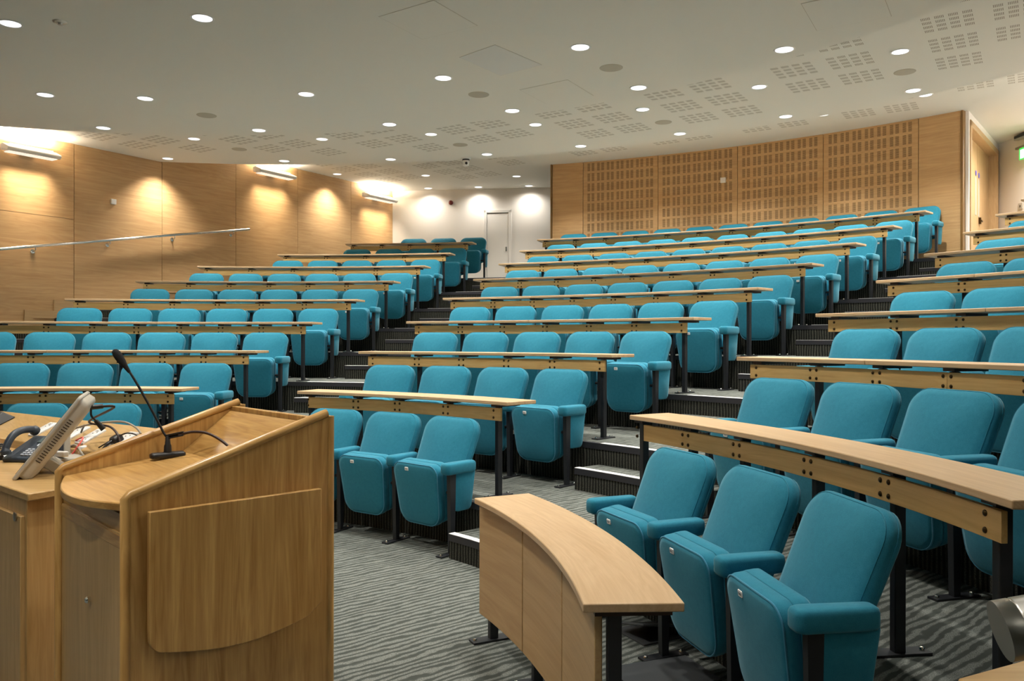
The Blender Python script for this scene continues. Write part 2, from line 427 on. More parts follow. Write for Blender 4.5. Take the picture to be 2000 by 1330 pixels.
# white rear wall, narrow door in it
W0 = Vector((1.0, 17.175)); W1 = Vector((8.0, 16.235)); WW = (W1 - W0).normalized(); WWn = Vector((WW.y, -WW.x))
def rear(b, s0, s1, z0, z1, o0, o1):
    vs = []
    for z in (z0, z1):
        for s, o in ((s0, o0), (s1, o0), (s1, o1), (s0, o1)):
            p = W0 + WW * s + WWn * o; vs.append(Vector((p.x, p.y, z)))
    b.add(vs, [(0, 1, 2, 3), (7, 6, 5, 4), (4, 5, 1, 0), (5, 6, 2, 1), (6, 7, 3, 2), (7, 4, 0, 3)])
    return b
rear(MB(), -.4, 7.5, 2.5, 5.2, -.15, 0).build('wall_back', 'white', kind='structure')
for s0, s1, z0, z1 in ((2.28, 2.35, 2.72, 4.60), (2.87, 2.94, 2.72, 4.60), (2.28, 2.94, 4.53, 4.60)):
    rear(MB(), s0, s1, z0, z1, 0, .03).build('door_1_architrave', 'white_door', kind='structure', bevel=.006)
rear(MB(), 2.357, 2.863, 2.72, 4.517, 0, .012).build('door_1', 'white_door', kind='structure')
rear(MB(), 2.35, 2.87, 2.72, 4.53, .0, .004).build('door_1_gap', 'gap', kind='structure')
rear(MB(), 2.795, 2.83, 3.62, 3.73, .012, .03).build('door_1_handle', 'chrome', kind='structure', bevel=.006)
for z in (2.95, 3.5, 4.3): rear(MB(), 2.35, 2.364, z, z + .1, .01, .022).build('door_1_hinge', 'brushed', kind='structure')
# curved perforated oak wall behind the middle block
MB().arc(15.0, 15.12, 18.35, 46.74, 2.72, 5.2, 40).build('wall_back_curved', 'gap', kind='structure')
pj = [18.45, 20.937, 26.76, 32.59, 38.41, 44.237, 46.62]
for k in range(6):
    MB().arc(14.97, 15.0, pj[k] + .02, pj[k + 1] - .02, 2.72, 5.2, 10).build('wall_back_curved', 'perf', kind='structure')
MB().arc(14.955, 15.13, 18.33, 18.44, 2.72, 5.1, 2, vert=True).build('trim_wall_end', 'edge', kind='structure')
MB().arc(14.955, 15.13, 46.63, 46.75, 2.72, 5.1, 2, vert=True).build('trim_wall_end', 'edge', kind='structure')
# return wall with the oak double door, then the white side wall with the exit sign
DP = Vector((10.99, 10.27)); DDr = Vector((1.756, 2.172)).normalized(); DN = Vector((DDr.y, -DDr.x)); DL = 2.793
def dq(b, s0, s1, z0, z1, o0, o1, axis=0):
    vs = []; gs = []
    for z in (z0, z1):
        for s, o in ((s0, o0), (s1, o0), (s1, o1), (s0, o1)):
            p = DP + DDr * s + DN * o; vs.append(Vector((p.x, p.y, z))); gs.append(Vector((z, s, o)) if axis else Vector((s, z, o)))
    b.add(vs, [(0, 1, 2, 3), (7, 6, 5, 4), (4, 5, 1, 0), (5, 6, 2, 1), (6, 7, 3, 2), (7, 4, 0, 3)], gs)
    return b
dq(MB(), .03, .10, 2.6, 5.2, -.05, 0).build('wall_right', 'white', kind='structure')
dq(MB(), .10, DL, 4.98, 5.2, -.3, 0).build('wall_right', 'white', kind='structure')
dq(MB(), DL - .03, DL + .3, 2.6, 5.2, -.3, 0).build('wall_right', 'white', kind='structure')
dq(MB(), .10, .20, 2.72, 4.98, -.2, .02, 1).build('door_2_frame', 'door', kind='structure', bevel=.008)
dq(MB(), DL - .13, DL - .03, 2.72, 4.98, -.2, .02, 1).build('door_2_frame', 'door', kind='structure', bevel=.008)
dq(MB(), .10, DL - .03, 4.88, 4.98, -.2, .02).build('door_2_frame', 'door', kind='structure', bevel=.008)
dq(MB(), .2, 1.53, 2.72, 4.88, -.17, -.13, 1).build('door_2', 'door', kind='structure', bevel=.004)
dq(MB(), 1.536, 2.66, 2.72, 4.88, -.17, -.13, 1).build('door_2', 'door', kind='structure', bevel=.004)
for s in (1.35, 1.62):
    dq(MB(), s, s + .10, 3.66, 4.30, -.13, -.124).build('door_2_push_plate', 'grey', kind='structure')
    p = DP + DDr * (s + .045) + DN * -.124
    MB().lathe([(.045, 0), (.045, .004)], (p.x, p.y, 4.37), 20, Matrix.Rotation(math.atan2(DDr.y, DDr.x), 3, 'Z') @ Matrix.Rotation(pi / 2, 3, 'X')).build('door_2_sign_disc', 'blue', kind='structure')
p = DP + DDr * 1.14
b = MB(); dq(b, 1.68, 1.80, 3.58, 3.61, -.10, -.08); dq(b, 1.67, 1.71, 3.54, 3.65, -.13, -.09); b.build('door_2_handle', 'brass', kind='structure', bevel=.004)
MB().box((12.9, 3.9, 2.6), (.3, 17.1, 5.2)).build('wall_right', 'white', kind='structure')
MB().box((4, -5.1, 2.6), (26, .2, 5.2)).build('wall_front', 'carpet', kind='structure')
MB().box((12.9, 12.9, 3.9), (.3, 1., 2.6))

# ------------------------------------------------------------------ chairs
def make_chair(ends):
    t = thing('lecture_chair', 'x', 'chair')
    HP = .3125
    # folded seat: the visible face is its underside
    o = fillet([(-.210, -.235, .11), (.210, -.235, .11), (.246, .228, .075), (-.246, .228, .075)], 7)
    xf = Matrix.Translation((0, .045, .415)) @ Matrix.Rotation(rad(90 + 8), 4, 'X')
    prof = [(.02, .036), (.002, .037), (.0, .041), (0, .075), (.004, .09), (.012, .099), (.03, .104)]
    b = MB(); b.ring(o, prof, xf, True, False, .010); seat = b.build('seat', 'teal', t)
    hw, hh = .252, .232
    b = MB(); b.tube([xf @ Vector((x * (1 - .006 / hw), y * (1 - .006 / hh), .094)) for x, y in o], .0042, 6, True); b.build('seat_piping', 'piping', seat)
    b = MB(); o2 = fillet([(-.218, -.222, .09), (.218, -.222, .09), (.247, .229, .076), (-.247, .229, .076)], 6)
    b.ring(o2, [(.04, -.04), (.014, -.034), (.002, -.02), (0, .0), (0, .033), (.002, .036), (.02, .037)], xf, True, True); b.build('seat_cushion', 'teal', seat)
    b = MB(); b.ring(fillet([(-.019, -.013, .004), (.019, -.013, .004), (.019, .013, .004), (-.019, .013, .004)], 2), [(0, 0), (.001, .003)], xf @ Matrix.Translation((-.075, .182, .108)))
    pl = b.build('number_plate', 'plate', seat)
    b = MB()
    for k in range(3): b.box((-.084 + k * .009, .182, .1122), (.004, .011, .0012))
    b.v = [xf @ v for v in b.v]; b.build('number_plate', 'plate_ink', seat)
    # back
    ob = fillet([(-.262, -.29, .05), (.262, -.29, .05), (.283, .285, .115), (-.283, .285, .115)], 8)
    xb = Matrix.Translation((0, .238, .668)) @ Matrix.Rotation(rad(90 - 22.5), 4, 'X')
    b = MB(); b.ring(ob, [(.03, -.006), (.001, -.005), (0, 0), (0, .014), (.004, .028), (.017, .042), (.05, .052)], xb, True, False, .024); bk = b.build('backrest', 'teal', t)
    b = MB(); b.tube([xb @ Vector((x * (1 - .011 / .283), y * (1 - .011 / .29), .036)) for x, y in ob], .0028, 5, True); b.build('seam', 'teal', bk)
    ob2 = [(x * 1.004, y * 1.004) for x, y in ob]
    b = MB(); b.ring(ob2, [(.03, -.030), (.010, -.027), (.001, -.018), (0, -.008), (0, -.004)], xb, True, True); b.build('back_shell', 'teal', t)
    def arm(x):
        oa = fillet([(x - .048, -.082, .03), (x + .048, -.082, .03), (x + .040, .218, .025), (x - .040, .218, .025)], 5)
        oa = [(px - x, py - .068) for px, py in oa]
        b = MB(); b.ring(oa, [(.02, .572), (.006, .578), (0, .59), (0, .633), (.004, .646), (.016, .654)], Matrix.Translation((x, .068, 0)))
        b.build('armrest', 'teal', t)
        b = MB(); b.add([(x - .016, -.022, 0), (x + .016, -.022, 0), (x + .016, .014, 0), (x - .016, .014, 0), (x - .018, -.034, .577), (x + .018, -.034, .577), (x + .018, .024, .577), (x - .018, .024, .577)],
                        [(3, 2, 1, 0), (4, 5, 6, 7), (0, 1, 5, 4), (1, 2, 6, 5), (2, 3, 7, 6), (3, 0, 4, 7)])
        lg = b.build('leg', 'steel', t)
        MB().box((x, -.005, .005), (.06, .25, .01)).build('base_plate', 'steel', lg)
        for y in (-.105, .095): MB().lathe([(.011, .008), (.011, .016), (.006, .02)], (x, y, .002), 8).build('bolt', 'chrome', lg)
    def side(x):
        oe = fillet([(-.10, -.14, .045), (.07, -.14, .045), (.115, .15, .02), (-.115, .15, .02)], 5)
        xe = Matrix.Translation((x, .115, .44)) @ Matrix(((0, 0, 1, 0), (1, 0, 0, 0), (0, 1, 0, 0), (0, 0, 0, 1)))
        b = MB(); b.ring(oe, [(.01, -.017), (0, -.01), (0, .01), (.01, .017)], xe); b.build('end_panel', 'teal', t)
    arm(HP)
    if 'l' in ends: arm(-HP); side(-HP)
    if 'r' in ends: side(HP)
    # pivot bars the seat tips on
    b = MB(); b.tube([(-.285, .03, .43), (HP, .03, .43)], .012, 8); b.build('pivot_bar', 'steel', t)
    learn(t); return t
PROTO = {}
def place_chair(kind, row, ang, label, group):
    loc = P(RD(row) + (.78 if row < 8 else .70), ang, RISE * row); rz = -rad(ang)
    if kind not in PROTO:
        t = make_chair(kind); PROTO[kind] = t
        t.location = loc; t.rotation_euler = (0, 0, rz); tag(t, label, 'chair', group); return t
    return copy_thing(PROTO[kind], loc, rz, label, group)
# angle of the last/first chair, pitch and number, from image pixels row by row
pitch = lambda i: math.degrees(.6235 / (RD(i) + .78))
Mlast = [41.54, 42.48, 43.04, 43.42, 43.73, 43.94, 44.10, 44.40, 44.54]
Mfirst = [27.52, 24.83, 23.44, 22.40, 21.77, 21.20, 20.81, 20.61, 20.28]
for i in range(9):
    n = i + 3; row = 'front row' if i == 0 else ('top row' if i == 8 else ORD[i] + ' row')
    for k in range(n):
        a = Mfirst[i] + (Mlast[i] - Mfirst[i]) * k / (n - 1)
        kind = '' if 0 < k < n - 1 else ('l' if k == 0 else 'r')
        j = n - 1 - k
        place_chair(kind, i, a, 'teal folding chair, %s of the middle block, %s' % (row, 'at its exit-sign end' if j == 0 else ('at its handrail end' if k == 0 else '%s from its handrail end' % ORD[k])), 'teal folding chairs of the middle block')
Llast = [2.34, 5.75, 6.93, 8.32, 9.35, 10.27, 10.90, 11.66, 12.11]; Ln = [2, 4, 6, 6, 6, 6, 5, 4, 3]
Lp = [7.4, 5.754, 4.827, 4.153, 3.63, 3.243, 2.915, 2.676, 2.467]
for i in range(9):
    row = 'front row' if i == 0 else ('top row' if i == 8 else ORD[i] + ' row')
    for k in range(Ln[i]):
        a = Llast[i] - Lp[i] * k
        kind = 'r' if k == 0 else ('l' if (k == Ln[i] - 1 and i >= 3) else '')
        place_chair(kind, i, a, 'teal folding chair, %s of the handrail-wall block, %s' % (row, 'at its aisle end' if k == 0 else '%s from its aisle end' % ORD[k]), 'teal folding chairs by the handrail wall')
Rfirst = [67.31, 61.84, 59.69, 57.60, 56.00, 54.85, 53.95]; Rn = [3, 5, 4, 3, 3, 2, 2]; Rp = [7.45, 5.825, 4.817, 4.15, 3.6, 3.25, 2.92]
for i in range(7):
    row = 'front row' if i == 0 else ORD[i] + ' row'
    for k in range(Rn[i]):
        kind = 'l' if k == 0 else ('r' if k == Rn[i] - 1 and i < 2 else '')
        place_chair(kind, i, Rfirst[i] + Rp[i] * k, 'teal folding chair, %s of the exit-sign block, %s' % (row, 'at its aisle end' if k == 0 else '%s from its aisle end' % ORD[k]), 'teal folding chairs of the exit-sign block')

# ------------------------------------------------------------------ desks
bolt_mesh = None
def bolts(parent, pts):
    global bolt_mesh
    for p, a in pts:
        if bolt_mesh is None:
            b = MB(); b.lathe([(.0105, -.004), (.0105, .001), (.008, .004), (.003, .0058)], n=10, rot=Matrix.Rotation(pi / 2, 3, 'X')); q = b.build('bolt', 'brass', parent); bolt_mesh = q
        else:
            q = bolt_mesh.copy(); C.objects.link(q); q.parent = parent
        q.location = p; q.rotation_euler = (0, 0, -rad(a))
def desk(row, a0, a1, n, label, group, split=(), fit=None, front=False):
    R = RD(row); zt = RISE * row + .73; z0 = RISE * row; am = (a0 + a1) / 2
    org = P(R + .15, am, z0)
    t = thing('curved_desk', label, 'desk', org, 0, group)
    cuts = [a0] + list(split) + [a1]
    for c0, c1 in zip(cuts, cuts[1:]):
        g = math.degrees(.0008 / R)
        MB().arc(R, R + DW, c0 + (g if c0 != a0 else 0), c1 - (g if c1 != a1 else 0), zt - .028, zt, max(6, int((c1 - c0) * 1.2))).build('desktop', 'desk', t, org, .004)
    mg = math.degrees(.10 / R)
    if fit is None:
        e = math.degrees(.155 / R); fit = [a0 + e + (a1 - a0 - 2 * e) * k / n for k in range(n + 1)]
    if not front:
        zp = zt - .053
        p0, p1 = a0 + mg * (1 if row else 0), a1 - mg
        pc = [p0] + [fit[k] for k in ({len(fit) // 2} if n >= 6 else ())] + [p1]
        for c0, c1 in zip(pc, pc[1:]):
            g = math.degrees(.001 / R)
            MB().arc(R + .03, R + .05, c0 + (g if c0 != p0 else 0), c1 - (g if c1 != p1 else 0), zp - .097, zp, max(4, int((c1 - c0) * 1.2))).build('modesty_rail', 'desk_edge', t, org, .0015)
        d = math.degrees(.026 / R); pts = []
        for k, f in enumerate(fit):
            sgn = (0,) if k in (0, n) else (-1, 1)
            for s in sgn:
                for dz in ((.021, .074)): pts.append((P(R + .029, f + s * d, zp - dz) - org, f))
        bolts(t, pts)
    else:
        p0, p1 = a0 - .6, a1 - .9; pc = [p0 + (p1 - p0) * k / 3 for k in range(4)]
        for c0, c1 in zip(pc, pc[1:]):
            vs = [P(R + .05, c0 + .1, 0), P(R + .05, c1 - .1, 0)]
            MB().arc(R + .045, R + .07, c0 + .07, c1 - .07, .13, .69, 4, vert=False).build('front_panel', 'desk_front', t, org, .003)
    for k, f in enumerate(fit):
        rot = Matrix.Rotation(-rad(f), 3, 'Z')
        rl = .085 if not front else .105
        lw = .037
        if front and k not in (0, n, n // 2): continue
        b = MB(); b.box(P(R + rl, f, z0 + .34), (lw, .045, .68), rot); lg = b.build('leg', 'steel', t, org, .004)
        b = MB(); b.box(P(R + rl, f, z0 + .005), (.07, .24, .01), rot); b.build('base_plate', 'steel', lg, org)
        for dr in (-.1, .1): MB().lathe([(.011, 0), (.011, .01), (.006, .014)], P(R + rl + dr, f, z0 + .009), 8).build('bolt', 'chrome', lg, org)
        b = MB(); b.box(P(R + .16, f, zt - .038), (.075, .24, .02), rot); b.build('bracket', 'bracket', t, org)
    return t
for i in range(1, 9):
    row = ORD[i] + ' row' if i < 8 else 'top row'
    n = i + 3; sp = [M_left[i] + (M_right[i] - M_left[i]) * f for f in ({1: (), 2: (), 3: (.45,), 4: (.3,), 5: (.48,), 6: (.42,), 7: (.55,), 8: (.5,)}[i])]
    fit = [22.96, 28.5, 33.37, 39.05, 44.64] if i == 1 else None
    desk(i, M_left[i], M_right[i], n, 'long curved oak desk of the middle block, serving its %s of teal chairs' % row, 'curved desks of the middle block', sp, fit)
    nl = [2, 5, 7, 7, 6, 6, 5, 4, 4][i]; sl = [L_left[i] + (L_right[i] - L_left[i]) * f for f in ({2: (.35,), 3: (.5,), 4: (.4,), 5: (.5,), 6: (.5,)}.get(i, ()))]
    desk(i, L_left[i], L_right[i], nl, 'curved oak desk of the handrail-wall block, serving its %s of teal chairs' % row, 'curved desks by the handrail wall', sl)
    nr = [3, 5, 6, 6, 5, 5, 4, 4, 3][i]; fr = [60.5, 65.35, 70.15, 76.2, 81.85, 87.9] if i == 1 else None
    sr = {2: [66.9], 3: [66.], 4: [60.]}.get(i, [])
    if i < 8 or True:
        desk(i, R_left[i], R_right[i], nr, 'curved oak desk of the exit-sign block, serving its %s of teal chairs' % row, 'curved desks of the exit-sign block', sr, fr)
desk(0, 64.37, 88.0, 3, 'short curved oak desk with full wooden front panels, standing on the floor', 'curved desks of the exit-sign block', (), [64.4, 72, 79.5, 87.1], True)

# ------------------------------------------------------------------ downlights, speakers, hatches
LIGHTS = []
for R, z, angs in ((4.9, 4.32, (-6, 14.6, 31.8, 51, 72)), (7.1, 4.32, (-11.4, -2.6, 12.9, 26.7, 40.1, 53.4, 67)), (8.53, 4.32, (-9.9, 3.7, 15.9, 27.4, 38.6, 50, 61.5)),
                   (10.4, 4.66, (-5.7, 5.3, 15, 24.2, 33.2, 42.1, 51.4, 60.6)), (11.9, 4.66, (-9.8, -.3, 8.8, 17.1, 25, 32.9, 40.6, 48.7, 56.5)), (2.6, 4.32, (10, 50, 90, 125, 165)),  # innermost arc is added out of view to light lectern and stage
                   (13.73, 5.1, (20.5, 27, 33.5, 40, 46.3))):
    for a in angs: LIGHTS.append((P(R, a, z), R, a))
for x, y in ((.16, 15.17), (2.05, 15.3), (4.02, 15.37)): LIGHTS.append((Vector((x, y, 5.1)), 15, x))
WLIGHT = [(1.95, 16.78), (3.14, 16.62), (4.31, 16.46)]
for x, y in WLIGHT: LIGHTS.append((Vector((x, y, 5.1)), 17, x))
for y in (10.55, 8.6): LIGHTS.append((Vector((12.3, y, 5.1)), 18, y))
proto = None
SPOT_W = 165.; UPW = 95.
def ring_words(R, a):
    ring = {4.9: 'second lamp arc', 7.1: 'third lamp arc', 8.53: 'lip of lowest ceiling step', 10.4: 'inner arc of middle ceiling step', 11.9: 'lip of middle ceiling step',
            2.6: 'unseen arc added above the stage', 13.73: 'arc before the perforated wall', 15: 'row above the top aisle', 17: 'row washing the white rear wall', 18: 'row beside the exit sign'}[R]
    return ring
cnt = {}
for p, R, a in LIGHTS:
    cnt[R] = cnt.get(R, 0) + 1
    lab = 'round recessed downlight, %s from the handrail wall, %s' % (ORD[cnt[R] - 1], ring_words(R, a))
    if proto is None:
        t = thing('downlight', lab, 'ceiling light', p, 0, 'recessed ceiling downlights')
        n = 32
        MB().lathe([(.082, -.001), (.088, -.006), (.098, -.006), (.102, 0), (.082, .002)], n=n).build('trim_ring', 'plastic', t)
        MB().lathe([(.083, -.003), (.05, -.0035), (.001, -.004)], n=n).build('lamp_glass', 'lamp', t)
        learn(t); proto = t
    else: t = copy_thing(proto, p, 0, lab)
    L = bpy.data.lights.new('downlight_beam', 'SPOT'); L.energy = SPOT_W * {17: .22, 13.73: 1.5, 18: 1.6, 2.6: .75}.get(R, 1.); L.color = (1., .94, .84); L.spot_size = rad(155 if R >= 17 else 112); L.spot_blend = 1.; L.shadow_soft_size = .07
    lo = bpy.data.objects.new('downlight_beam', L); C.objects.link(lo); lo.location = p + Vector((0, 0, -.03))
for R, a, z in ((7.78, 39.4, 4.32), (7.78, 27.1, 4.32), (7.8, .9, 4.32), (11.11, 49.9, 4.66), (11.16, 33.1, 4.66), (11.05, -2.9, 4.66), (11.15, 16.1, 4.66)):
    k = (R, a)
    w = {39.4: 'near the bright lamp above the middle block', 27.1: 'beside the flat square ceiling hatch', .9: 'above the handrail-wall block, in the lowest ceiling', 49.9: 'between two lamps beside slotted ceiling squares', 33.1: 'among slotted squares above the perforated wall', -2.9: 'near the oak wall, in the middle ceiling step', 16.1: 'just in front of the ceiling camera'}[a]
    MB().lathe([(.115, -.004), (.115, 0), (.10, .001)], n=32)
    b = MB(); b.lathe([(.001, -.005), (.105, -.005), (.118, -.003), (.12, 0)], n=32); o = b.build('ceiling_speaker', 'speaker', None, (0, 0, 0)); o.location = P(R, a, z)
    tag(o, 'round flush ceiling speaker %s' % w, 'speaker', 'round ceiling speakers')
tag(MB().lathe([(.001, -.03), (.02, -.03), (.025, -.012), (.055, -.008), (.06, 0)], P(4.83, -.6, 4.32), 20).build('sprinkler_head', 'brushed'), 'small round sprinkler head in the ceiling above the lectern side', 'sprinkler')
for pts, w in (([(3.401, 5.708), (3.762, 5.363), (4.227, 5.92), (3.80, 6.262)], 'square hatch with a visible grey face, by the lamps over the middle block'),
               ([(2.769, 4.704), (3.09, 5.23), (3.618, 4.901), (3.28, 4.36)], 'faint square hatch, stage-most over the middle block'),
               ([(4.006, 6.742), (4.324, 7.272), (4.854, 6.954), (4.518, 6.39)], 'faint square hatch, next to the slotted ceiling squares'),
               ([(6.314, 4.419), (6.666, 5.008), (7.19, 4.68), (6.83, 4.10)], 'outlined square hatch over the exit-sign block')):
    cx = sum(p[0] for p in pts) / 4; cy = sum(p[1] for p in pts) / 4
    area = sum(pts[i][0] * pts[(i + 1) % 4][1] - pts[(i + 1) % 4][0] * pts[i][1] for i in range(4))
    if area < 0: pts = pts[::-1]
    t = thing('ceiling_hatch', 'flush ' + w, 'ceiling hatch', (cx, cy, 4.32), 0, 'ceiling access hatches')
    b = MB(); b.prism([(x - cx, y - cy) for x, y in pts], -.0015, .003); b.build('rim', 'speaker', t)
    b = MB(); b.prism([((x - cx) * .985, (y - cy) * .985) for x, y in pts], -.003, .003); b.build('panel', 'hatch' if 'grey' in w else 'ceil_a', t)
# camera under the lip of the middle ceiling
t = thing('ceiling_camera', 'small white dome camera hanging from the ceiling lip near the white rear wall', 'camera', (3.13, 11.66, 4.66))
MB().lathe([(.075, -.02), (.085, -.012), (.085, 0)], n=24).build('base', 'plastic', t)
MB().lathe([(.035, -.14), (.052, -.13), (.058, -.07), (.055, -.02)], n=20).build('body', 'plastic', t)
MB().lathe([(.06, -.045), (.062, -.02)], n=20).build('collar', 'black', t)
MB().lathe([(.022, 0), (.022, .02), (.012, .024)], (0.01, -.052, -.10), 14, Matrix.Rotation(pi / 2, 3, 'X')).build('lens', 'black', t)
# ------------------------------------------------------------------ wall lights, sensors, handrail
rzw = math.atan2(WD.y, WD.x)
def wall_light(c, rz, L_, label, up, down):
    # local frame: x along the wall, y into the wall (so the room is -y)
    h = L_ / 2
    t = thing('wall_light', label, 'wall light', c, rz, 'long wall uplights')
    prof = fillet([(-.05, -.03, .01), (-.25, -.055, .015), (-.30, -.005, .02), (-.12, .07, .03), (-.05, .06, .01)], 3)
    xf = Matrix(((0, 0, 1, 0), (1, 0, 0, 0), (0, 1, 0, 0), (0, 0, 0, 1)))
    b = MB(); b.prism(prof, -h, h, xf); b.build('housing', 'plastic', t, None, .004)
    b = MB(); b.box((0, -.155, -.056), (L_ * .9, .15, .012)); b.build('lens', 'lens', t)
    b = MB(); b.box((0, -.16, .064), (L_ * .8, .06, .012)); b.build('lamp', 'tube', t)
    b = MB(); b.box((0, -.03, -.01), (.22, .06, .07)); b.build('bracket', 'grey', t)
    n = Vector((sin(rz), -cos(rz), 0))
    for zz, e, rx in ((.13, up, pi), (-.09, down, 0)):
        L = bpy.data.lights.new('wall_light_lamp', 'AREA'); L.shape = 'RECTANGLE'; L.size = L_ * .85; L.size_y = .1; L.energy = e; L.color = WARM; L.spread = rad(180 if rx else 80)
        lo = bpy.data.objects.new('wall_light_lamp', L); C.objects.link(lo); lo.location = Vector(c) + n * .16 + Vector((0, 0, zz)); lo.rotation_euler = (rx, 0, rz)
WARM = (1., .87, .68)
for s0, s1, z, w in ((-1.15, -.37, 4.37, 'over the low end of the handrail'), (3.48, 4.40, 4.86, 'above the middle of the handrail wall'), (6.55, 7.53, 4.83, 'beside the white rear wall')):
    wall_light(wq((s0 + s1) / 2, 0, z), rzw, s1 - s0, 'long white uplight fitting on the oak wall, %s' % w, 30., 10.)
# unseen uplights added round the stage end to brighten the ceiling
WARM = (1., .97, .90)
for k, s in enumerate((-5.4, -10.)):
    wall_light(wq(s, 0, 3.7), rzw, .9, 'added unseen uplight fitting on the oak wall, %s beyond the desk end towards the stage' % ORD[k], UPW, 6.)
for k, y in enumerate((6.2, 2., -2.2)): wall_light(Vector((12.75, y, 3.7)), -pi / 2, .9, 'added unseen uplight fitting on the white side wall, %s from the rear' % ORD[k], UPW, 6.)
for k, x in enumerate((-1.5, 2.5, 6.5, 10.5)): wall_light(Vector((x, -5., 3.4)), pi, .9, 'added unseen uplight fitting on the stage wall, %s from the oak wall' % ORD[k], UPW * .15, 1.)
t = thing('wall_sensor', 'small white square sensor box on the oak wall above the handrail', 'sensor', wq(.63, 0, 3.83), rzw)
MB().box((0, -.02, 0), (.085, .04, .085)).build('body', 'plastic', t, None, .004)
p = P(14.97, 31.59, 4.50)
t = thing('wall_sensor', 'white square sensor box on the perforated curved wall', 'sensor', p, -rad(31.59))
MB().box((0, -.02, 0), (.095, .04, .095)).build('body', 'plastic', t, None, .004)
p = W0 + WW * 1.49
t = thing('fire_sounder', 'dark red round fire sounder high on the white rear wall', 'alarm', (p.x, p.y, 4.79), math.atan2(WW.y, WW.x))
MB().lathe([(.05, 0), (.055, .03), (.05, .06), (.03, .075)], n=20, rot=Matrix.Rotation(pi / 2, 3, 'X')).build('body', 'redalarm', t)
MB().lathe([(.03, 0), (.03, .09), (.02, .095)], n=16, rot=Matrix.Rotation(pi / 2, 3, 'X')).build('cone', 'redalarm', t)
# handrail
rp = [(-3.5, 2.40), (-1.164, 2.862), (-.69, 2.952), (.509, 3.17), (1.674, 3.385), (2.986, 3.612), (3.36, 3.682)]
org = wq(1., .09, 3.2)
t = thing('handrail', 'long polished steel handrail sloping along the oak wall', 'handrail', org)
b = MB(); b.tube([wq(s, .09, z) for s, z in rp], .024, 14); b.build('rail', 'chrome', t, org)
for s, z in ((-1.85, 2.72), (-.662, 2.957), (.533, 3.174), (1.732, 3.395), (2.994, 3.612)):
    b = MB(); b.tube(smooth_path([wq(s, .09, z - .02), wq(s, .088, z - .055), wq(s, .05, z - .075), wq(s, .0, z - .075)], 4), .009, 8)
    b.lathe([(.034, 0), (.034, .01), (.02, .014)], wq(s, 0, z - .075), 18, Matrix.Rotation(rzw, 3, 'Z') @ Matrix.Rotation(pi / 2, 3, 'X')); b.build('bracket', 'chrome', t, org)
# right-hand white wall: exit sign, blind box, socket
t = thing('exit_sign', 'green running-man exit sign hanging under a steel bar by the white side wall', 'sign', (12.66, 11.25, 4.735), 0)
MB().box((0, -.04, .12), (.06, 1.1, .04)).build('bar', 'brushed', t, None, .008)
MB().box((-.012, 0.10, 0), (.01, .62, .19)).build('panel', 'green', t)
MB().box((-.020, .30, -.005), (.006, .15, .15)).build('pictogram_door', 'signwhite', t)
b = MB(); b.lathe([(.014, 0), (.014, .004)], (-.022, .06, .055), 12, Matrix.Rotation(pi / 2, 3, 'Y')); b.box((-.021, .06, .01), (.004, .035, .06)); b.box((-.021, .03, -.04), (.004, .02, .07), Matrix.Rotation(rad(35), 3, 'X')); b.box((-.021, .085, -.04), (.004, .02, .07), Matrix.Rotation(rad(-30), 3, 'X')); b.build('pictogram', 'signwhite', t)
t = thing('wall_bar_light', 'slim dark bar fitting on the white side wall above the exit sign', 'wall light', (12.72, 11.2, 5.0), 0)
MB().box((-.05, 0, .05), (.10, 1.15, .05)).build('housing', 'black', t, None, .008)
MB().box((-.06, 0, .01), (.08, 1.15, .03)).build('edge', 'brushed', t, None, .006)
t = thing('wall_socket', 'dark metal socket plate low on the white side wall', 'socket', (12.748, 11.78, 3.87), 0)
MB().box((-.006, 0, 0), (.012, .12, .11)).build('plate', 'grey', t, None, .004)
MB().box((-.014, 0, 0), (.006, .02, .035)).build('switch', 'black', t)

# ------------------------------------------------------------------ lectern
LO = Vector((2.707, .271, 0)); LTH = .7524; LL, LW = .733, .792
lec = thing('lectern', 'oak lectern with sloping side panels, its big rounded board facing the camera', 'lectern', LO, LTH)
def topz(s): return 1.03 + (1.249 - 1.03) * s / LL
def side_panel(t0, t1, name='side_panel'):
    pts = [(0, 0), (LL, 0), (LL, topz(LL) - .012), (0, topz(0) - .012)]
    xf = Matrix(((1, 0, 0, 0), (0, 0, 1, 0), (0, 1, 0, 0), (0, 0, 0, 1)))
    b = MB(); b.prism(pts, t0 + .004, t1 - .004, xf, 1); sp = b.build(name, 'lectern', lec)
    tm = (t0 + t1) / 2
    b = MB(); b.tube([(-.002, tm, 0.), (-.002, tm, topz(0) - .012), (0.012, tm, topz(0) + .0), (LL - .012, tm, topz(LL)), (LL + .002, tm, topz(LL) - .012), (LL + .002, tm, 0)], .0165, 12)
    b.g = [Vector((v.x + v.z, v.y, 0)) for v in b.v]
    b.build('edge_lipping', 'lectern', sp)
    return sp
sp = side_panel(0, .03); side_panel(LW - .03, LW)
